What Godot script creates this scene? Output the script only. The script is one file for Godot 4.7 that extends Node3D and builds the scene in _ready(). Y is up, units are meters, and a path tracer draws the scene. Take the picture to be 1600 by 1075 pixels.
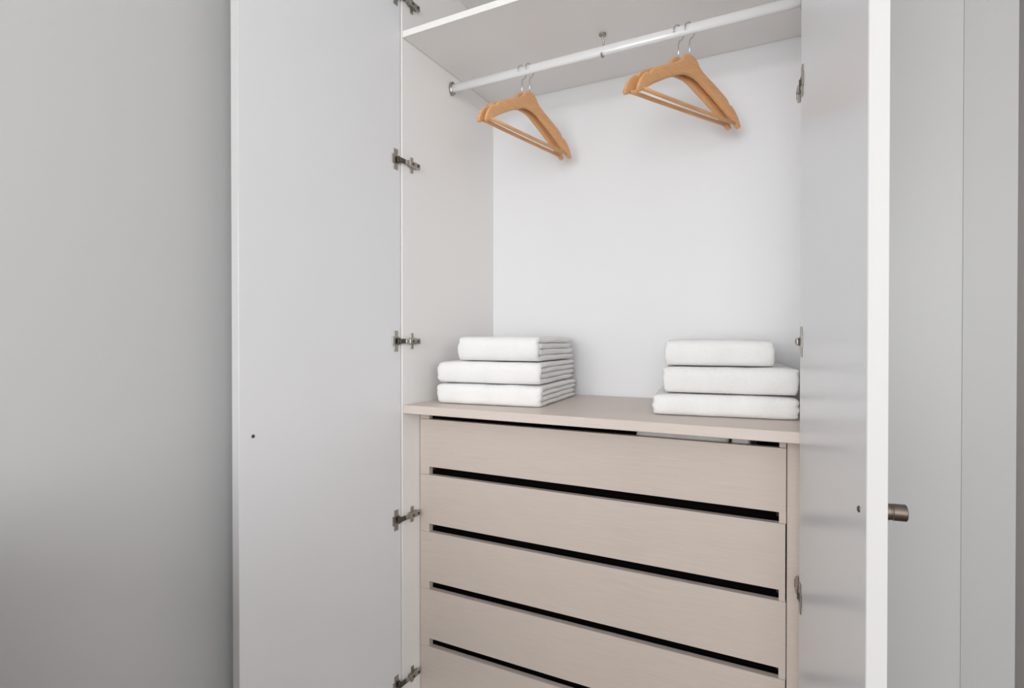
extends Node3D

# World axes: x runs along the wardrobe front to the right, y up, z out of the wardrobe into the room.
# The front plane of the wardrobe is z = 0, its left inner side is x = 0, the floor is y = 0.

const EYE := 1.25
const INNER_W := 1.066
const DEPTH := 0.55
const COUNTER_TOP := 1.054

var used := {}
var M := {}

# ------------------------------------------------------------------ setup
func _ready() -> void:
	var cam := Camera3D.new()
	cam.name = "camera"
	cam.fov = rad_to_deg(2.0 * atan(537.5 / 868.0))
	cam.near = 0.02
	cam.position = Vector3(1.069, EYE, 1.3215)
	cam.rotation = Vector3(deg_to_rad(-0.43), deg_to_rad(27.8), 0)
	add_child(cam)
	cam.current = true

	var env := Environment.new()
	env.background_mode = Environment.BG_SKY
	var sky_mat := ProceduralSkyMaterial.new()
	sky_mat.sky_top_color = Color(0.80, 0.86, 0.93)
	sky_mat.sky_horizon_color = Color(0.93, 0.94, 0.95)
	sky_mat.ground_bottom_color = Color(0.55, 0.55, 0.53)
	sky_mat.ground_horizon_color = Color(0.75, 0.75, 0.74)
	sky_mat.energy_multiplier = 1.0
	var sky := Sky.new()
	sky.sky_material = sky_mat
	env.sky = sky
	env.tonemap_mode = Environment.TONE_MAPPER_LINEAR
	env.tonemap_exposure = 1.0
	env.sdfgi_enabled = true
	env.ssao_enabled = true
	env.ssil_enabled = true
	var we := WorldEnvironment.new()
	we.name = "world_environment"
	we.environment = env
	add_child(we)

	# daylight through the two windows
	daylight("daylight_rear", Vector3(0.98, 1.62, 3.68), Vector2(2.1, 1.45), Vector3(0, 0, -1), 6.5)
	daylight("daylight_side", Vector3(3.28, 1.62, 2.75), Vector2(1.4, 1.45), Vector3(-1, 0, 0), 2.9)

	make_materials()
	build_room()
	build_wardrobe()
	build_drawer_unit()
	build_hangers()
	build_towels()
	build_chest()


func daylight(called: String, at: Vector3, size: Vector2, towards: Vector3, energy: float) -> void:
	var l := AreaLight3D.new()
	l.name = called
	l.area_size = size
	l.light_energy = energy
	l.light_color = Color(0.998, 0.998, 1.0)
	l.area_range = 12.0
	l.area_attenuation = 2.0
	l.shadow_enabled = true
	l.position = at
	l.basis = Basis.looking_at(towards, Vector3.UP)
	add_child(l)


# ------------------------------------------------------------------ naming helpers
func numbered(called: String) -> String:
	if not used.has(called):
		used[called] = 0
		return called
	used[called] += 1
	return "%s_%03d" % [called, used[called]]


func tag(o: Node3D, label: String, category: String, group := "") -> Node3D:
	o.set_meta("label", label)
	o.set_meta("category", category)
	if group != "":
		o.set_meta("group", group)
	return o


func obj(called: String, mesh: Mesh, mat: Material, parent: Node3D = self, at := Vector3.ZERO) -> MeshInstance3D:
	var o := MeshInstance3D.new()
	o.name = numbered(called) if parent == self else called
	o.mesh = mesh
	o.material_override = mat
	o.position = at
	parent.add_child(o, true)
	return o


func root(called: String, at := Vector3.ZERO, turn := 0.0, parent: Node3D = self) -> Node3D:
	var o := Node3D.new()
	o.name = numbered(called) if parent == self else called
	o.position = at
	o.rotation.y = turn
	parent.add_child(o, true)
	return o


func struct(called: String, mesh: Mesh, mat: Material, label: String, category: String) -> MeshInstance3D:
	var o := obj(called, mesh, mat)
	tag(o, label, category)
	o.set_meta("kind", "structure")
	return o


# ------------------------------------------------------------------ mesh helpers
func begin() -> SurfaceTool:
	var st := SurfaceTool.new()
	st.begin(Mesh.PRIMITIVE_TRIANGLES)
	return st


func tri(st: SurfaceTool, a: Vector3, b: Vector3, c: Vector3, out: Vector3, flat := true) -> void:
	# Godot's front faces run clockwise
	var n := (b - a).cross(c - a)
	if n.dot(out) > 0.0:
		var t := b
		b = c
		c = t
	var nn := out.normalized()
	if flat:
		nn = -(b - a).cross(c - a).normalized()
	for p in [a, b, c]:
		st.set_normal(nn)
		st.add_vertex(p)


func quad(st: SurfaceTool, a: Vector3, b: Vector3, c: Vector3, d: Vector3, out: Vector3) -> void:
	tri(st, a, b, c, out)
	tri(st, a, c, d, out)


func add_box(st: SurfaceTool, lo: Vector3, hi: Vector3, ch := 0.0, xf := Transform3D.IDENTITY) -> void:
	# a box with chamfered edges, from corner lo to corner hi
	var c := (lo + hi) * 0.5
	var h := (hi - lo) * 0.5
	ch = minf(ch, minf(h.x, minf(h.y, h.z)) * 0.9)
	var pt := func(sx: float, sy: float, sz: float, axis: int) -> Vector3:
		var k := Vector3(h.x, h.y, h.z) - Vector3.ONE * ch
		k[axis] = h[axis]
		return xf * (c + Vector3(sx * k.x, sy * k.y, sz * k.z))
	for axis in 3:
		var u := (axis + 1) % 3
		var v := (axis + 2) % 3
		for s in [-1.0, 1.0]:
			var p := []
			for q in [[-1.0, -1.0], [1.0, -1.0], [1.0, 1.0], [-1.0, 1.0]]:
				var sg := Vector3.ZERO
				sg[axis] = s
				sg[u] = q[0]
				sg[v] = q[1]
				p.append(pt.call(sg.x, sg.y, sg.z, axis))
			var o := Vector3.ZERO
			o[axis] = s
			quad(st, p[0], p[1], p[2], p[3], xf.basis * o)
	if ch <= 0.0:
		return
	for axis in 3:
		var u := (axis + 1) % 3
		var v := (axis + 2) % 3
		for su in [-1.0, 1.0]:
			for sv in [-1.0, 1.0]:
				var a := Vector3.ZERO
				a[u] = su
				a[v] = sv
				var b := a
				a[axis] = -1.0
				b[axis] = 1.0
				var o := Vector3.ZERO
				o[u] = su
				o[v] = sv
				quad(st, pt.call(a.x, a.y, a.z, u), pt.call(b.x, b.y, b.z, u), pt.call(b.x, b.y, b.z, v), pt.call(a.x, a.y, a.z, v), xf.basis * o)
	for sx in [-1.0, 1.0]:
		for sy in [-1.0, 1.0]:
			for sz in [-1.0, 1.0]:
				tri(st, pt.call(sx, sy, sz, 0), pt.call(sx, sy, sz, 1), pt.call(sx, sy, sz, 2), xf.basis * Vector3(sx, sy, sz))


func box(lo: Vector3, hi: Vector3, ch := 0.001) -> ArrayMesh:
	var st := begin()
	add_box(st, lo, hi, ch)
	return st.commit()


func grid_mesh(st: SurfaceTool, rows: Array, close_round: bool, base := 0) -> int:
	# rows: an Array of PackedVector3Array of equal length; shared vertices, so that generate_normals smooths
	var n: int = rows[0].size()
	st.set_smooth_group(0)
	for r in rows:
		for p in r:
			st.add_vertex(p)
	for i in rows.size() - 1:
		var m := n if close_round else n - 1
		for j in m:
			var a := base + i * n + j
			var b := base + i * n + (j + 1) % n
			var c := base + (i + 1) * n + (j + 1) % n
			var d := base + (i + 1) * n + j
			for k in [a, c, b, a, d, c]:
				st.add_index(k)
	return base + rows.size() * n


func cap(st: SurfaceTool, ring: PackedVector3Array, base: int, flip: bool) -> int:
	var mid := Vector3.ZERO
	for p in ring:
		mid += p
	mid /= ring.size()
	for p in ring:
		st.add_vertex(p)
	st.add_vertex(mid)
	var n := ring.size()
	for j in n:
		var a := base + j
		var b := base + (j + 1) % n
		for k in ([a, base + n, b] if flip else [a, b, base + n]):
			st.add_index(k)
	return base + n + 1


func add_tube(st: SurfaceTool, path: PackedVector3Array, radius: float, sides := 10, base := 0) -> int:
	var rows := []
	var side := Vector3.ZERO
	for i in path.size():
		var t := (path[mini(i + 1, path.size() - 1)] - path[maxi(i - 1, 0)]).normalized()
		if side == Vector3.ZERO:
			side = t.cross(Vector3.UP if absf(t.y) < 0.9 else Vector3.RIGHT).normalized()
		side = (side - t * side.dot(t)).normalized()
		var up := side.cross(t)
		var r := PackedVector3Array()
		for k in sides:
			var a := TAU * k / sides
			r.append(path[i] + (side * cos(a) + up * sin(a)) * radius)
		rows.append(r)
	base = grid_mesh(st, rows, true, base)
	base = cap(st, rows[0], base, false)
	return cap(st, rows[-1], base, true)


func tube(path: PackedVector3Array, radius: float, sides := 12) -> ArrayMesh:
	var st := begin()
	add_tube(st, path, radius, sides)
	st.generate_normals()
	return st.commit()


func lathe(profile: PackedVector2Array, xf: Transform3D, sides := 32) -> ArrayMesh:
	# profile: (radius, height along the local y axis), from one end to the other
	var st := begin()
	var n := profile.size()
	for i in n - 1:
		# each ring of faces is a smooth band of its own; bands meet at creases
		var p0 := profile[i]
		var p1 := profile[i + 1]
		for k in sides:
			var a0 := TAU * k / sides
			var a1 := TAU * (k + 1) / sides
			var q := []
			for e in [[p0, a0], [p0, a1], [p1, a1], [p1, a0]]:
				q.append(xf * Vector3(e[0].x * cos(e[1]), e[0].y, e[0].x * sin(e[1])))
			var am := (a0 + a1) * 0.5
			var d := p1 - p0
			var o := xf.basis * Vector3(d.y * cos(am), -d.x, d.y * sin(am))
			if p0.x > 1e-6:
				tri(st, q[0], q[1], q[2], o)
			if p1.x > 1e-6:
				tri(st, q[0], q[2], q[3], o)
	return st.commit()


func extrude(poly: PackedVector2Array, z0: float, z1: float) -> ArrayMesh:
	# a polygon in the x-y plane given depth along z
	var st := begin()
	var idx := Geometry2D.triangulate_polygon(poly)
	for i in range(0, idx.size(), 3):
		for e in [[z0, -1.0], [z1, 1.0]]:
			var p := []
			for k in 3:
				var v := poly[idx[i + k]]
				p.append(Vector3(v.x, v.y, e[0]))
			tri(st, p[0], p[1], p[2], Vector3(0, 0, e[1]))
	var turn := -1.0 if Geometry2D.is_polygon_clockwise(poly) else 1.0
	for i in poly.size():
		var a := poly[i]
		var b := poly[(i + 1) % poly.size()]
		var o := Vector3(b.y - a.y, -(b.x - a.x), 0) * turn
		quad(st, Vector3(a.x, a.y, z0), Vector3(b.x, b.y, z0), Vector3(b.x, b.y, z1), Vector3(a.x, a.y, z1), o)
	return st.commit()


# ------------------------------------------------------------------ materials
func streaks(size: int, along: float, across: float, lo: Color, hi: Color, sd: int, turned := false) -> ImageTexture:
	# a seamless grain: noise wrapped round both edges
	var n := FastNoiseLite.new()
	n.seed = sd
	n.noise_type = FastNoiseLite.TYPE_SIMPLEX_SMOOTH
	n.frequency = 1.0
	n.fractal_octaves = 3
	var im := Image.create(size, size, false, Image.FORMAT_RGB8)
	for y in size:
		var ay := TAU * y / size
		for x in size:
			var u := float(x) / size
			# blend two windows of the noise so that the left edge meets the right one
			var a := n.get_noise_3d(u * along, cos(ay) * across, sin(ay) * across)
			var b := n.get_noise_3d((u - 1.0) * along, cos(ay) * across, sin(ay) * across)
			var v := clampf(0.5 + 0.75 * lerpf(a, b, u), 0, 1)
			if turned:
				im.set_pixel(y, x, lo.lerp(hi, v))
			else:
				im.set_pixel(x, y, lo.lerp(hi, v))
	im.generate_mipmaps()
	return ImageTexture.create_from_image(im)


func plain(c: Color, rough := 0.5, metal := 0.0, spec := 0.5) -> StandardMaterial3D:
	var m := StandardMaterial3D.new()
	m.albedo_color = c
	m.roughness = rough
	m.metallic = metal
	m.metallic_specular = spec
	return m


func make_materials() -> void:
	M.wall = plain(Color8(180, 180, 180), 0.36)
	M.casing = plain(Color8(172, 172, 172), 0.4)
	M.wall_side = plain(Color8(242, 241, 239), 0.6)
	M.ceiling = plain(Color8(244, 244, 243), 0.9)
	M.floor = plain(Color.WHITE, 0.45)
	M.floor.albedo_texture = streaks(256, 3.0, 9.0, Color8(92, 79, 69), Color8(122, 107, 94), 5)
	M.floor.uv1_triplanar = true
	M.floor.uv1_world_triplanar = true
	M.floor.uv1_scale = Vector3(0.7, 0.7, 0.7)
	M.door = plain(Color8(236, 237, 240), 0.26)
	M.edge = plain(Color8(204, 204, 204), 0.5)
	M.melamine = plain(Color8(247, 245, 243), 0.45)
	M.back = plain(Color8(240, 241, 243), 0.5)
	M.shelf_edge = plain(Color8(246, 245, 241), 0.4)
	M.oak = plain(Color.WHITE, 0.5)
	M.oak.albedo_texture = streaks(512, 6.0, 26.0, Color8(208, 195, 185), Color8(216, 204, 194), 11)
	M.oak.uv1_triplanar = true
	M.oak.uv1_scale = Vector3(1.4, 1.4, 1.4)
	M.oak_top = plain(Color.WHITE, 0.42)
	M.oak_top.albedo_texture = streaks(512, 6.0, 26.0, Color8(216, 203, 194), Color8(223, 211, 202), 17)
	M.oak_top.uv1_triplanar = true
	M.oak_top.uv1_scale = Vector3(1.4, 1.4, 1.4)
	M.dark = plain(Color8(40, 36, 33), 0.8)
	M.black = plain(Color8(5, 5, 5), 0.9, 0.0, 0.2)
	M.steel = plain(Color8(176, 172, 164), 0.34, 1.0)
	M.nickel = plain(Color8(122, 112, 104), 0.36, 1.0)
	M.dark_steel = plain(Color8(92, 86, 80), 0.5, 0.6)
	M.chrome = plain(Color8(214, 214, 214), 0.16, 1.0)
	M.rail = plain(Color8(243, 244, 245), 0.25, 0.05)
	M.beech = plain(Color.WHITE, 0.42)
	M.beech.albedo_texture = streaks(256, 5.0, 14.0, Color8(218, 158, 104), Color8(238, 189, 138), 23)
	M.beech.uv1_triplanar = true
	M.beech.uv1_scale = Vector3(3, 3, 3)
	M.terry = plain(Color8(248, 248, 247), 0.95, 0.0, 0.2)
	M.terry.rim_enabled = true
	M.terry.rim = 0.3
	var n := FastNoiseLite.new()
	n.seed = 4
	n.frequency = 0.16
	n.fractal_octaves = 2
	var im := Image.create(256, 256, false, Image.FORMAT_RGB8)
	for y in 256:
		for x in 256:
			var w := Vector2(x, y) / 256.0
			var v := 0.0
			for e in [[0, 0, (1 - w.x) * (1 - w.y)], [256, 0, w.x * (1 - w.y)], [0, 256, (1 - w.x) * w.y], [256, 256, w.x * w.y]]:
				v += n.get_noise_2d(x - e[0], y - e[1]) * e[2]
			v = clampf(0.5 + v, 0, 1)
			im.set_pixel(x, y, Color(v, v, v))
	im.bump_map_to_normal_map(4.0)
	M.terry.normal_enabled = true
	M.terry.normal_texture = ImageTexture.create_from_image(im)
	M.terry.normal_scale = 0.6
	M.terry.uv1_triplanar = true
	M.terry.uv1_scale = Vector3(9, 9, 9)
	M.glass = plain(Color(0.9, 0.95, 0.95, 0.08), 0.02)
	M.glass.transparency = BaseMaterial3D.TRANSPARENCY_ALPHA
	M.walnut = plain(Color8(84, 70, 60), 0.45)
	M.grey_door = plain(Color8(120, 117, 115), 0.5)
	M.wall_left = plain(Color8(207, 207, 207), 0.34)


# ------------------------------------------------------------------ the room
func build_room() -> void:
	var x0 := -0.12
	var x1 := 3.3
	var z1 := 3.7
	var top := 2.7
	struct("floor", box(Vector3(x0 - 0.2, -0.12, -0.8), Vector3(x1 + 0.2, 0, z1 + 0.2), 0), M.floor, "brown timber floor of the bedroom", "floor")
	struct("ceiling", box(Vector3(x0 - 0.2, top, -0.8), Vector3(x1 + 0.2, top + 0.12, z1 + 0.2), 0), M.ceiling, "plain white ceiling of the bedroom", "ceiling")
	# the wall that the wardrobe is built into: left of it, right of it up to the doorway, above and behind
	var dx0 := 1.410
	var dx1 := 2.24
	var st := begin()
	add_box(st, Vector3(x0, 0, -0.75), Vector3(-0.022, top, 0))
	add_box(st, Vector3(INNER_W + 0.022, 0, -0.75), Vector3(dx0, top, 0))
	add_box(st, Vector3(-0.022, 2.472, -0.75), Vector3(INNER_W + 0.022, top, 0))
	add_box(st, Vector3(-0.022, 0, -0.75), Vector3(INNER_W + 0.022, 2.472, -0.60))
	add_box(st, Vector3(dx0, 2.05, -0.75), Vector3(dx1, top, 0))
	add_box(st, Vector3(dx0, 0, -0.75), Vector3(dx1, 2.05, -0.20))
	add_box(st, Vector3(dx1, 0, -0.75), Vector3(x1, top, 0))
	struct("wall_back", st.commit(), M.wall, "smooth light grey wall that the wardrobe is built into", "wall")
	# casing of the doorway at the right edge of the picture, and the grey door set back in it
	st = begin()
	add_box(st, Vector3(dx0 - 0.079, 0, 0), Vector3(dx0, 2.139, 0.0015), 0.0005)
	add_box(st, Vector3(dx1, 0, 0), Vector3(dx1 + 0.089, 2.139, 0.0015), 0.0005)
	add_box(st, Vector3(dx0, 2.05, 0), Vector3(dx1, 2.139, 0.0015), 0.0005)
	struct("trim_1", st.commit(), M.casing, "light grey door casing on the wall right of the wardrobe", "trim")
	var d := struct("door_1", box(Vector3(dx0 + 0.003, 0.006, -0.16), Vector3(dx1 - 0.003, 2.046, -0.12), 0.002), M.grey_door, "dark grey door set back in its casing at the right picture edge", "door")
	obj("door_handle", tube(PackedVector3Array([Vector3(dx1 - 0.07, 1.0, -0.121), Vector3(dx1 - 0.07, 1.0, -0.085), Vector3(dx1 - 0.08, 1.0, -0.078), Vector3(dx1 - 0.19, 1.0, -0.078)]), 0.008), M.nickel, d)
	struct("wall_left", box(Vector3(x0 - 0.15, 0, -0.75), Vector3(x0, top, z1 + 0.15), 0), M.wall_left, "smooth satin grey side wall beside the left wardrobe door", "wall")
	# the right wall with a window
	st = begin()
	var wz0 := 2.05
	var wz1 := 3.45
	add_box(st, Vector3(x1, 0, -0.75), Vector3(x1 + 0.15, top, wz0))
	add_box(st, Vector3(x1, 0, wz1), Vector3(x1 + 0.15, top, z1 + 0.15))
	add_box(st, Vector3(x1, 0, wz0), Vector3(x1 + 0.15, 0.90, wz1))
	add_box(st, Vector3(x1, 2.35, wz0), Vector3(x1 + 0.15, top, wz1))
	struct("wall_right", st.commit(), M.wall_side, "pale wall at the far right of the room with a window", "wall")
	# the wall behind the camera with the large window
	st = begin()
	var wx0 := -0.07
	var wx1 := 2.03
	add_box(st, Vector3(x0, 0, z1), Vector3(wx0, top, z1 + 0.15))
	add_box(st, Vector3(wx1, 0, z1), Vector3(x1, top, z1 + 0.15))
	add_box(st, Vector3(wx0, 0, z1), Vector3(wx1, 0.90, z1 + 0.15))
	add_box(st, Vector3(wx0, 2.35, z1), Vector3(wx1, top, z1 + 0.15))
	struct("wall_front", st.commit(), M.wall_side, "pale wall behind the camera with the large window", "wall")
	window("window_1", Vector3(wx0, 0.90, z1 + 0.09), Vector3(1, 0, 0), wx1 - wx0, 1.45, "large white framed window behind the camera")
	window("window_2", Vector3(x1 + 0.09, 0.90, wz1), Vector3(0, 0, -1), wz1 - wz0, 1.45, "white framed window in the right side wall")


func window(called: String, at: Vector3, along: Vector3, w: float, h: float, label: String) -> void:
	var o := Node3D.new()
	o.name = called
	o.transform = Transform3D(Basis(along, Vector3.UP, along.cross(Vector3.UP)), at)
	add_child(o)
	tag(o, label, "window")
	o.set_meta("kind", "structure")
	var st := begin()
	var f := 0.06
	add_box(st, Vector3(0, 0, -0.03), Vector3(f, h, 0.03), 0.004)
	add_box(st, Vector3(w - f, 0, -0.03), Vector3(w, h, 0.03), 0.004)
	add_box(st, Vector3(f, 0, -0.03), Vector3(w - f, f, 0.03), 0.004)
	add_box(st, Vector3(f, h - f, -0.03), Vector3(w - f, h, 0.03), 0.004)
	add_box(st, Vector3(w / 2 - f / 2, f, -0.03), Vector3(w / 2 + f / 2, h - f, 0.03), 0.004)
	obj("window_frame", st.commit(), M.edge, o)
	obj("pane", box(Vector3(f, f, -0.003), Vector3(w / 2 - f / 2, h - f, 0.003), 0), M.glass, o)
	obj("pane", box(Vector3(w / 2 + f / 2, f, -0.003), Vector3(w - f, h - f, 0.003), 0), M.glass, o)


# ------------------------------------------------------------------ the wardrobe
func build_wardrobe() -> void:
	var w := root("wardrobe")
	tag(w, "tall white built-in wardrobe with both doors standing open", "wardrobe")
	var t := 0.018
	var top := 2.45
	obj("side_panel", box(Vector3(-t, 0, -0.57), Vector3(0, top, 0)), M.melamine, w)
	obj("side_panel", box(Vector3(INNER_W, 0, -0.57), Vector3(INNER_W + t, top, 0)), M.melamine, w)
	obj("top_panel", box(Vector3(0, top - t, -0.57), Vector3(INNER_W, top, 0)), M.melamine, w)
	obj("bottom_panel", box(Vector3(0, 0.085, -DEPTH), Vector3(INNER_W, 0.103, -0.002)), M.melamine, w)
	obj("plinth", box(Vector3(0, 0, -0.06), Vector3(INNER_W, 0.085, -0.042)), M.melamine, w)
	var b := obj("back_panel", box(Vector3(0, 0.103, -DEPTH - 0.008), Vector3(INNER_W, top - t, -DEPTH), 0), M.back, w)
	b.set_meta("label", "smooth white back panel")
	# the hat shelf with its white front edge
	var us := EYE + 0.905
	var sh := obj("shelf", box(Vector3(0.001, us, -DEPTH + 0.001), Vector3(INNER_W - 0.001, us + 0.018, -0.0035)), M.melamine, w)
	obj("edge_band", box(Vector3(0.001, us - 0.0005, -0.0035), Vector3(INNER_W - 0.001, us + 0.0185, -0.001), 0.0008), M.shelf_edge, sh)
	# the hanging rail: an oval tube, two end sockets, a hook shaped support under the shelf
	var rz := -0.262
	var ry := EYE + 0.854
	var st := begin()
	var rows := []
	for x in [0.006, INNER_W - 0.006]:
		var r := PackedVector3Array()
		for k in 28:
			var a := TAU * k / 28
			r.append(Vector3(x, ry + 0.0145 * sin(a), rz + 0.0085 * cos(a)))
		rows.append(r)
	var nb := grid_mesh(st, rows, true)
	nb = cap(st, rows[0], nb, false)
	cap(st, rows[1], nb, true)
	st.generate_normals()
	var rail := obj("hanging_rail", st.commit(), M.rail, w)
	rail.set_meta("label", "pale metal clothes rail")
	for e in [[0.0005, 0.009], [INNER_W - 0.009, INNER_W - 0.0005]]:
		st = begin()
		var ring := [PackedVector3Array(), PackedVector3Array()]
		for k in 28:
			var a := TAU * k / 28
			for i in 2:
				ring[i].append(Vector3(e[i], ry + 0.023 * sin(a), rz + 0.0145 * cos(a)))
		nb = grid_mesh(st, ring, true)
		nb = cap(st, ring[0], nb, false)
		cap(st, ring[1], nb, true)
		st.generate_normals()
		obj("rail_socket", st.commit(), M.steel, rail)
	var bx := 0.536
	st = begin()
	nb = add_tube(st, PackedVector3Array([Vector3(bx, us - 0.001, rz - 0.002), Vector3(bx, us - 0.004, rz - 0.002)]), 0.011, 16)
	var path := PackedVector3Array([Vector3(bx, us, rz - 0.002), Vector3(bx, us - 0.010, rz - 0.004), Vector3(bx, us - 0.020, rz - 0.012)])
	for k in 13:
		var a := deg_to_rad(125.0 + 205.0 * k / 12.0)
		path.append(Vector3(bx, ry + 0.0175 * sin(a), rz + 0.0125 * cos(a)))
	add_tube(st, path, 0.0026, 10, nb)
	st.generate_normals()
	obj("rail_support", st.commit(), M.steel, rail)

	# doors: hung on the outer edges, opened a little past a right angle
	var ld := root("door", Vector3(-0.003, 0.02, 0.004), 0.0, w)
	ld.basis = Basis(Vector3(-sin(deg_to_rad(1.5)), 0, cos(deg_to_rad(1.5))), Vector3.UP, Vector3(-cos(deg_to_rad(1.5)), 0, -sin(deg_to_rad(1.5))))
	door_leaf(ld)
	var rd := root("door", Vector3(1.060, 0.02, 0.005), 0.0, w)
	var be := deg_to_rad(8.2)
	rd.basis = Basis(Vector3(sin(be), 0, cos(be)), Vector3.UP, Vector3(-cos(be), 0, sin(be)))
	door_leaf(rd, true)
	for y in [1.02, 0.534, -0.004, -0.536, -1.03]:
		hinge(ld, w, 0.0, EYE + y, 1.0)
		hinge(rd, w, INNER_W, EYE + y, -1.0)


func door_leaf(d: Node3D, right := false) -> void:
	# local x runs from the hinge to the free end; the inner face is local z = 0
	# the left leaf's thickness lies along +z (away from the opening), the right leaf's along -z
	var th := 0.0225 * (-1.0 if right else 1.0)
	var L := 0.53
	var H := 2.42
	obj("leaf", box(Vector3(0, 0, minf(0, th)), Vector3(L - 0.001, H, maxf(0, th)), 0.0008), M.door, d)
	obj("edge_band", box(Vector3(L - 0.001, 0.0005, minf(0, th) + 0.0003), Vector3(L, H - 0.0005, maxf(0, th) - 0.0003), 0.0004), M.edge, d)
	var s := signf(th)
	var ky := EYE - 0.2145 - 0.02
	# screw head on the inner face
	var inward := Transform3D(Basis(Vector3.RIGHT, Vector3(0, 0, -s), Vector3(0, s, 0)), Vector3(0.495, ky, 0))
	obj("screw", lathe(PackedVector2Array([Vector2(0.0042, 0), Vector2(0.0040, 0.0012), Vector2(0.0028, 0.0020), Vector2(0.0012, 0.0018), Vector2(0, 0.0010)]), inward, 20), M.dark_steel, d)
	# knob on the outer face
	var outward := Transform3D(Basis(Vector3.RIGHT, Vector3(0, 0, s), Vector3(0, -s, 0)), Vector3(0.495, ky, th))
	var k := obj("knob", lathe(PackedVector2Array([Vector2(0, 0), Vector2(0.0098, 0), Vector2(0.0102, 0.0006), Vector2(0.0102, 0.0105), Vector2(0.0096, 0.0112), Vector2(0.0096, 0.0124), Vector2(0.0104, 0.0132), Vector2(0.0104, 0.0272), Vector2(0.0096, 0.0280), Vector2(0, 0.0280)]), outward, 40), M.nickel, d)
	k.set_meta("label", "brushed nickel cylinder knob")


func hinge(d: Node3D, w: Node3D, x: float, y: float, s: float) -> void:
	# one concealed hinge: a cross shaped plate and an arm on the side panel, a cup flange on the door, a link between
	var o := Node3D.new()
	o.name = "hinge"
	w.add_child(o, true)
	o.position = Vector3(x, y, 0)
	o.basis = Basis.IDENTITY if s > 0 else Basis(Vector3(-1, 0, 0), Vector3.UP, Vector3(0, 0, -1)).orthonormalized()
	var zs := 1.0 if s > 0 else -1.0   # after the half turn the room side lies on -z
	var st := begin()
	# wing plate with rounded ends, against the side panel
	add_box(st, Vector3(0.0003, -0.024, zs * -0.044 - 0.007), Vector3(0.003, 0.024, zs * -0.044 + 0.007), 0.001)
	add_box(st, Vector3(0.003, -0.010, minf(zs * -0.062, zs * -0.022)), Vector3(0.006, 0.010, maxf(zs * -0.062, zs * -0.022)), 0.001)
	obj("mounting_plate", st.commit(), M.steel, o)
	st = begin()
	# the arm: a channel that narrows towards the door
	add_box(st, Vector3(0.006, -0.0085, minf(zs * -0.072, zs * -0.020)), Vector3(0.0145, 0.0085, maxf(zs * -0.072, zs * -0.020)), 0.002)
	add_box(st, Vector3(0.0075, -0.006, minf(zs * -0.020, zs * -0.004)), Vector3(0.013, 0.006, maxf(zs * -0.020, zs * -0.004)), 0.0015)
	obj("hinge_arm", st.commit(), M.steel, o)
	st = begin()
	for q in [-0.036, -0.060]:
		var nb := 0
		var t2 := begin()
		nb = add_tube(t2, PackedVector3Array([Vector3(0.0140, 0, zs * q), Vector3(0.0156, 0, zs * q)]), 0.0042, 14)
		t2.generate_normals()
		st.append_from(t2.commit(), 0, Transform3D.IDENTITY)
	obj("adjusting_screw", st.commit(), M.dark_steel, o)
	# the link and the cup on the door
	st = begin()
	add_box(st, Vector3(0.004, -0.007, minf(zs * -0.006, zs * 0.020)), Vector3(0.010, 0.007, maxf(zs * -0.006, zs * 0.020)), 0.0015)
	add_box(st, Vector3(0.0015, -0.010, minf(zs * 0.014, zs * 0.026)), Vector3(0.007, 0.010, maxf(zs * 0.014, zs * 0.026)), 0.002)
	obj("link", st.commit(), M.dark_steel, o)
	var pos := Vector3(0.022, y - d.position.y, 0)
	var side := -1.0 if s > 0 else 1.0     # towards the room side of the inner face
	st = begin()
	add_box(st, Vector3(pos.x - 0.009, pos.y - 0.031, minf(side * 0.0002, side * 0.0022)), Vector3(pos.x + 0.009, pos.y + 0.031, maxf(side * 0.0002, side * 0.0022)), 0.0008)
	add_box(st, Vector3(pos.x - 0.013, pos.y - 0.014, minf(side * 0.0002, side * 0.0026)), Vector3(pos.x + 0.016, pos.y + 0.014, maxf(side * 0.0002, side * 0.0026)), 0.0008)
	obj("hinge_cup", st.commit(), M.steel, d)


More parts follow.
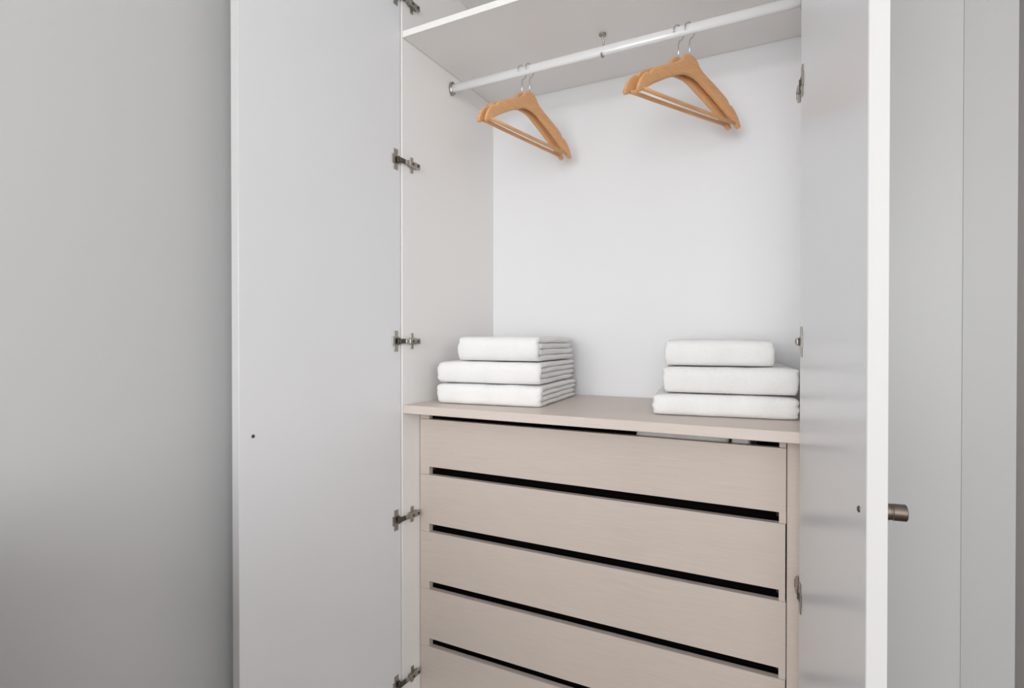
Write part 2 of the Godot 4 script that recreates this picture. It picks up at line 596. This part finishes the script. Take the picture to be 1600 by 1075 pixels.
# ------------------------------------------------------------------ the drawers
func build_drawer_unit() -> void:
	var u := root("drawer_unit", Vector3(0, 0.103, -DEPTH + 0.003))
	tag(u, "beige wood grain chest of drawers with black finger slots inside the wardrobe", "drawers")
	var off := Vector3(0, -0.103, DEPTH - 0.003)
	var fz := -0.084                       # plane of the drawer fronts
	var w := INNER_W
	var put := func(called: String, lo: Vector3, hi: Vector3, mat: Material, parent: Node3D, ch := 0.001) -> MeshInstance3D:
		return obj(called, box(lo + off, hi + off, ch), mat, parent)
	put.call("countertop", Vector3(0.001, COUNTER_TOP - 0.025, -0.547), Vector3(w - 0.001, COUNTER_TOP, -0.001), M.oak_top, u, 0.0015)
	put.call("side_panel", Vector3(0.002, 0.104, -0.54), Vector3(0.018, COUNTER_TOP - 0.0255, fz - 0.0205), M.dark, u)
	put.call("side_panel", Vector3(w - 0.020, 0.104, -0.54), Vector3(w - 0.003, COUNTER_TOP - 0.0255, fz - 0.0205), M.dark, u)
	put.call("back_panel", Vector3(0.018, 0.104, -0.54), Vector3(w - 0.020, COUNTER_TOP - 0.0255, -0.53), M.dark, u)
	put.call("stile", Vector3(1.0342, 0.104, fz - 0.020), Vector3(w - 0.001, COUNTER_TOP - 0.0255, fz + 0.001), M.oak, u, 0.0015)
	var slot_top := [0.2215, 0.394, 0.572, 0.7515, 0.930, 1.118]
	var slot_low := [0.2470, 0.420, 0.598, 0.7770, 0.956, 1.140]
	# short blocks that close the top slot at either end
	put.call("spacer_block", Vector3(0.003, EYE - slot_low[0] + 0.001, fz - 0.018), Vector3(0.037, COUNTER_TOP - 0.0255, fz), M.oak, u, 0.0008)
	put.call("spacer_block", Vector3(1.018, EYE - slot_low[0] + 0.001, fz - 0.018), Vector3(1.0325, COUNTER_TOP - 0.0255, fz), M.oak, u, 0.0008)
	var nudge := [0.0, 0.0, 0.0, 0.0, 0.0]
	var right := [1.0325, 1.0312, 1.0325, 1.0318, 1.0318]
	for i in 5:
		var d := root("drawer", off, 0.0, u)
		var y1: float = EYE - slot_low[i]
		var y0: float = EYE - slot_low[i + 1] + 0.001
		var yn: float = EYE - slot_top[i + 1]
		var x0 := 0.003
		var x1: float = right[i]
		var poly := PackedVector2Array([Vector2(x0, y1), Vector2(x0, y0), Vector2(0.037, y0), Vector2(0.037, yn), Vector2(1.018, yn), Vector2(1.018, y0), Vector2(x1, y0), Vector2(x1, y1)])
		if i == 4:
			poly = PackedVector2Array([Vector2(x0, y1), Vector2(x0, y0), Vector2(x1, y0), Vector2(x1, y1)])
		obj("drawer_front", extrude(poly, fz - 0.018 + nudge[i], fz + nudge[i]), M.oak, d)
		# the drawer's box: two sides, bottom and back
		var st := begin()
		var bt := y1 - 0.03
		add_box(st, Vector3(0.03, y0 + 0.01, -0.52), Vector3(0.042, bt, fz - 0.019))
		add_box(st, Vector3(1.012, y0 + 0.01, -0.52), Vector3(1.024, bt, fz - 0.019))
		add_box(st, Vector3(0.042, y0 + 0.03, -0.52), Vector3(1.012, y0 + 0.038, fz - 0.019))
		add_box(st, Vector3(0.042, y0 + 0.038, -0.52), Vector3(1.012, bt, -0.51))
		obj("drawer_box", st.commit(), M.dark, d)
		if i < 4:
			# the black channel that the fingers reach into
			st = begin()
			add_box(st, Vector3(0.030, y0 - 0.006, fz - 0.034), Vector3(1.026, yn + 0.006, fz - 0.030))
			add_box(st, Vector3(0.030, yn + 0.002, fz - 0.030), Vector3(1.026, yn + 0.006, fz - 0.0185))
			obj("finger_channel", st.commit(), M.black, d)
	# white linen in the top drawer, showing through its slot
	var a := obj("folded_linen", fold_mesh(0.226, 0.30, 0.154, 3, 31), M.terry, self, Vector3(0.672 + 0.11625, 0.87, fz - 0.0230))
	tag(a, "folded white cloth in the top drawer, showing through its slot, the wider one", "linen", "linen in the top drawer")
	var b := obj("folded_linen", fold_mesh(0.044, 0.26, 0.154, 3, 37), M.terry, self, Vector3(0.9075 + 0.0245, 0.87, fz - 0.0230))
	tag(b, "narrow white cloth at the right in the top drawer slot, beside wider cloth", "linen", "linen in the top drawer")
	for o in [a, b]:
		o.position.y = EYE - slot_low[1] + 0.0395


# ------------------------------------------------------------------ folded cloth
func fold_mesh(w: float, d: float, h: float, folds: int, sd: int, th_gap := 0.0008) -> ArrayMesh:
	# a cloth folded over and over: nested U shaped sheets with their bends at the front (z = 0), the back at z = -d
	# base at y = 0, centred on x = 0
	var n := FastNoiseLite.new()
	n.seed = sd
	n.frequency = 1.0
	n.fractal_octaves = 2
	var th := h / (2.0 * folds)
	var st := begin()
	var base := 0
	for f in folds:
		var top := h - th * (f + 0.5)
		var low := th * (f + 0.5)
		var rad := (top - low) * 0.5
		var mid := (top + low) * 0.5
		var front := -th * (f + 0.5) - rad * 0.72
		var back_top := -d + 0.008 * absf(n.get_noise_2d(f * 3.1, 9.0)) * 4.0
		var back_low := -d + 0.008 * absf(n.get_noise_2d(f * 5.3, 4.0)) * 4.0
		var line: PackedVector2Array = PackedVector2Array()       # (z, y) from the back at the top round the bend to the back at the bottom
		var steps := 14
		for k in steps:
			line.append(Vector2(lerpf(back_top, front, float(k) / steps), top))
		for k in 13:
			var a := PI * 0.5 - PI * k / 12.0
			line.append(Vector2(front + rad * 0.72 * pow(absf(cos(a)), 0.8), mid + rad * signf(sin(a)) * pow(absf(sin(a)), 0.72)))
		for k in range(1, steps + 1):
			line.append(Vector2(lerpf(front, back_low, float(k) / steps), low))
		# the outline of the sheet, out along one side, back along the other
		var half := th * 0.5 - th_gap * 0.5
		var xs := 26
		var rows := []
		for i in xs + 1:
			var e := 2.0 * i / xs - 1.0
			# samples crowd towards the two ends, where the sheet is rounded off
			e = signf(e) * (1.0 - pow(1.0 - absf(e), 1.7))
			var x := e * w * 0.5
			var gap := w * 0.5 * (1.0 - absf(e))
			var round_ := sqrt(clampf(1.0 - pow(1.0 - minf(gap / 0.007, 1.0), 2.0), 0.04, 1.0))
			var hh := half * round_
			var back_in := 0.010 * pow(absf(e), 10.0)
			var ring := PackedVector3Array()
			var m := line.size()
			for side in [1.0, -1.0]:
				for q in m:
					var k: int = q if side > 0 else m - 1 - q
					var t := (line[mini(k + 1, m - 1)] - line[maxi(k - 1, 0)]).normalized()
					var out := Vector2(-t.y, t.x) * -1.0
					var endr := 1.0
					if k == 0 or k == m - 1:
						endr = 0.35
					var p: Vector2 = line[k] + out * hh * side * endr
					var frontness := clampf((p.x + d * 0.5) / (d * 0.5), 0, 1)
					p.x -= back_in * frontness
					# the cloth sags, bulges and ripples a little
					var y: float = p.y
					var lift: float = y / h
					y += lift * (0.0018 * n.get_noise_3d(x * 9.0, p.x * 7.0, 2.0) - 0.0028 * pow(absf(e), 8.0) - 0.0018 * pow(frontness, 8.0))
					p.x += 0.0035 * n.get_noise_3d(x * 8.0, y * 30.0, 7.0 + f)
					var xx := x + signf(e) * 0.006 * absf(e) * n.get_noise_3d(y * 60.0, p.x * 12.0, 11.0 + f * 3.0)
					ring.append(Vector3(xx, maxf(y, 0.0), p.x))
			rows.append(ring)
		# every sheet is a closed tube of that outline, shut at its two ends
		base = grid_mesh(st, rows, true, base)
		for e in [0, xs]:
			var ring: PackedVector3Array = rows[e]
			var m := ring.size()
			for p in ring:
				st.add_vertex(p)
			for k in m / 2 - 1:
				var a := base + k
				var b := base + k + 1
				var c := base + m - 2 - k
				var dd := base + m - 1 - k
				for ix in ([a, b, c, a, c, dd] if e == 0 else [a, c, b, a, dd, c]):
					st.add_index(ix)
			base += m
	st.generate_normals()
	return st.commit()


func build_towels() -> void:
	# [x of the middle of the front, z of the front, y of the base, width, depth, height, turn in degrees, seed, label]
	var y := COUNTER_TOP + 0.0005
	var L := [
		[0.232, -0.095, 0.0, 0.338, 0.40, 0.063, 6.0, 3, "bottom white towel of the left stack, lying on the wooden top"],
		[0.232, -0.095, 0.0648, 0.334, 0.395, 0.066, 6.5, 5, "middle white towel of the left stack, under the smaller towel"],
		[0.262, -0.100, 0.1325, 0.262, 0.37, 0.074, 5.0, 7, "smaller thick white towel on top of the left stack"],
	]
	var R := [
		[0.889, -0.150, 0.0, 0.344, 0.36, 0.056, 8.0, 13, "bottom white towel of the right stack, partly behind the right door"],
		[0.901, -0.155, 0.0582, 0.320, 0.35, 0.068, 8.0, 17, "middle white towel of the right stack, partly behind the right door"],
		[0.875, -0.165, 0.1282, 0.264, 0.33, 0.068, 8.0, 19, "smaller white towel on top of the right stack by the middle hinge"],
	]
	for e in L + R:
		var o := obj("folded_towel", fold_mesh(e[3], e[4], e[5], 2, e[7]), M.terry, self, Vector3(e[0], y + e[2], e[1]))
		o.rotation.y = deg_to_rad(e[6])
		tag(o, e[8], "towel", "white towels on the left" if e in L else "white towels on the right")


# ------------------------------------------------------------------ hangers
func hanger_body() -> ArrayMesh:
	# wooden shoulders: an outline lofted along x with rounded edges; y = 0 is the middle of the rail
	var top := [[0.0, -0.0715], [0.012, -0.072], [0.022, -0.076], [0.030, -0.084], [0.040, -0.0965], [0.055, -0.106], [0.10, -0.125], [0.145, -0.146], [0.162, -0.157], [0.167, -0.165], [0.172, -0.1705], [0.177, -0.169], [0.182, -0.170], [0.195, -0.180], [0.208, -0.195], [0.216, -0.211], [0.2195, -0.222]]
	var low := [[0.0, -0.129], [0.02, -0.1298], [0.04, -0.135], [0.10, -0.163], [0.15, -0.190], [0.18, -0.2085], [0.195, -0.2190], [0.206, -0.2265], [0.215, -0.2300], [0.2195, -0.226]]
	var st := begin()
	var rows := []
	var at := []
	var k := 64
	for i in range(-k, k + 1):
		var e := float(i) / k
		at.append(signf(e) * (1.0 - pow(1.0 - absf(e), 1.25)) * 0.2195)
	for u in at:
		var y1 := sample(top, absf(u))
		var y0 := sample(low, absf(u))
		var hy := (y1 - y0) * 0.5
		var cy := (y1 + y0) * 0.5
		var hz := 0.0068 if absf(u) < 0.16 else lerpf(0.0068, 0.0050, (absf(u) - 0.16) / 0.07)
		var bow := 0.010 * pow(u / 0.23, 2.0)      # the shoulders bow a little to the front
		var r := PackedVector3Array()
		for j in 20:
			var a := TAU * j / 20
			var c := cos(a)
			var s := sin(a)
			r.append(Vector3(u, cy + hy * signf(s) * pow(absf(s), 0.45), bow + hz * signf(c) * pow(absf(c), 0.55)))
		rows.append(r)
	var b := grid_mesh(st, rows, true)
	b = cap(st, rows[0], b, false)
	cap(st, rows[-1], b, true)
	st.generate_normals()
	return st.commit()


func sample(points: Array, u: float) -> float:
	for i in points.size() - 1:
		if u <= points[i + 1][0]:
			return lerpf(points[i][1], points[i + 1][1], (u - points[i][0]) / (points[i + 1][0] - points[i][0]))
	return points[-1][1]


func build_hangers() -> void:
	var h := root("clothes_hanger")
	obj("shoulders", hanger_body(), M.beech, h)
	var bar := tube(PackedVector3Array([Vector3(-0.198, -0.2165, 0.008), Vector3(-0.10, -0.2172, 0.008), Vector3(0.10, -0.2172, 0.008), Vector3(0.198, -0.2165, 0.008)]), 0.0052, 14)
	obj("trouser_bar", bar, M.beech, h)
	var p := PackedVector3Array([Vector3(0, -0.076, 0), Vector3(0, -0.045, 0), Vector3(0, -0.034, 0)])
	for k in 21:
		var a := deg_to_rad(-75.0 + 265.0 * k / 20.0)
		p.append(Vector3(0.0205 * cos(a), -0.0028 + 0.0205 * sin(a), 0))
	obj("hook", tube(p, 0.0018, 8), M.chrome, h)
	var ry := EYE + 0.854
	var rz := -0.262
	# [x on the rail, heading of the hanger in the plan (x, z), label]
	var spots := [
		[0.270, Vector2(0.180, -0.984), "left wooden hanger of the pair nearer the left end of the rail"],
		[0.297, Vector2(0.195, -0.981), "right wooden hanger of the pair nearer the left end of the rail"],
		[0.756, Vector2(0.474, -0.882), "left wooden hanger of the pair nearer the right door"],
		[0.786, Vector2(0.455, -0.890), "right wooden hanger of the pair nearer the right door"],
	]
	for i in spots.size():
		var o: Node3D = h
		if i > 0:
			o = h.duplicate()
			o.name = numbered("clothes_hanger")
			add_child(o)
		o.position = Vector3(spots[i][0], ry, rz)
		o.rotation.y = -atan2(spots[i][1].y, spots[i][1].x)
		tag(o, spots[i][2], "hanger", "wooden hangers on the rail")


# ------------------------------------------------------------------ the dark chest of drawers just outside the picture
func build_chest() -> void:
	# stands against the left wall beside the camera: it shades the foot of that wall and is mirrored in its satin paint
	var c := root("chest_of_drawers", Vector3(0.205, 0, 1.48))
	tag(c, "dark brown chest of drawers against the satin left wall, mirrored in it", "chest")
	var hw := 0.30
	var hd := 0.27
	var top := 1.02
	obj("carcass", box(Vector3(-hw, 0.06, -hd), Vector3(hw, top - 0.025, hd - 0.022), 0.003), M.walnut, c)
	obj("tabletop", box(Vector3(-hw - 0.005, top - 0.025, -hd - 0.004), Vector3(hw + 0.005, top, hd + 0.004), 0.004), M.walnut, c)
	for x in [-hw + 0.03, hw - 0.03]:
		for z in [-hd + 0.03, hd - 0.05]:
			obj("foot", box(Vector3(x - 0.022, 0, z - 0.022), Vector3(x + 0.022, 0.06, z + 0.022), 0.003), M.walnut, c)
	for i in 4:
		var y := 0.07 + i * 0.2315
		var d := obj("drawer", box(Vector3(-hw + 0.004, y, hd - 0.022), Vector3(hw - 0.004, y + 0.226, hd), 0.002), M.walnut, c)
		for x in [-0.16, 0.16]:
			obj("knob", lathe(PackedVector2Array([Vector2(0, 0), Vector2(0.006, 0), Vector2(0.006, 0.012), Vector2(0.014, 0.018), Vector2(0.014, 0.026), Vector2(0, 0.028)]), Transform3D(Basis(Vector3.RIGHT, Vector3(0, 0, 1), Vector3(0, -1, 0)), Vector3(x, y + 0.113, hd)), 20), M.nickel, d)
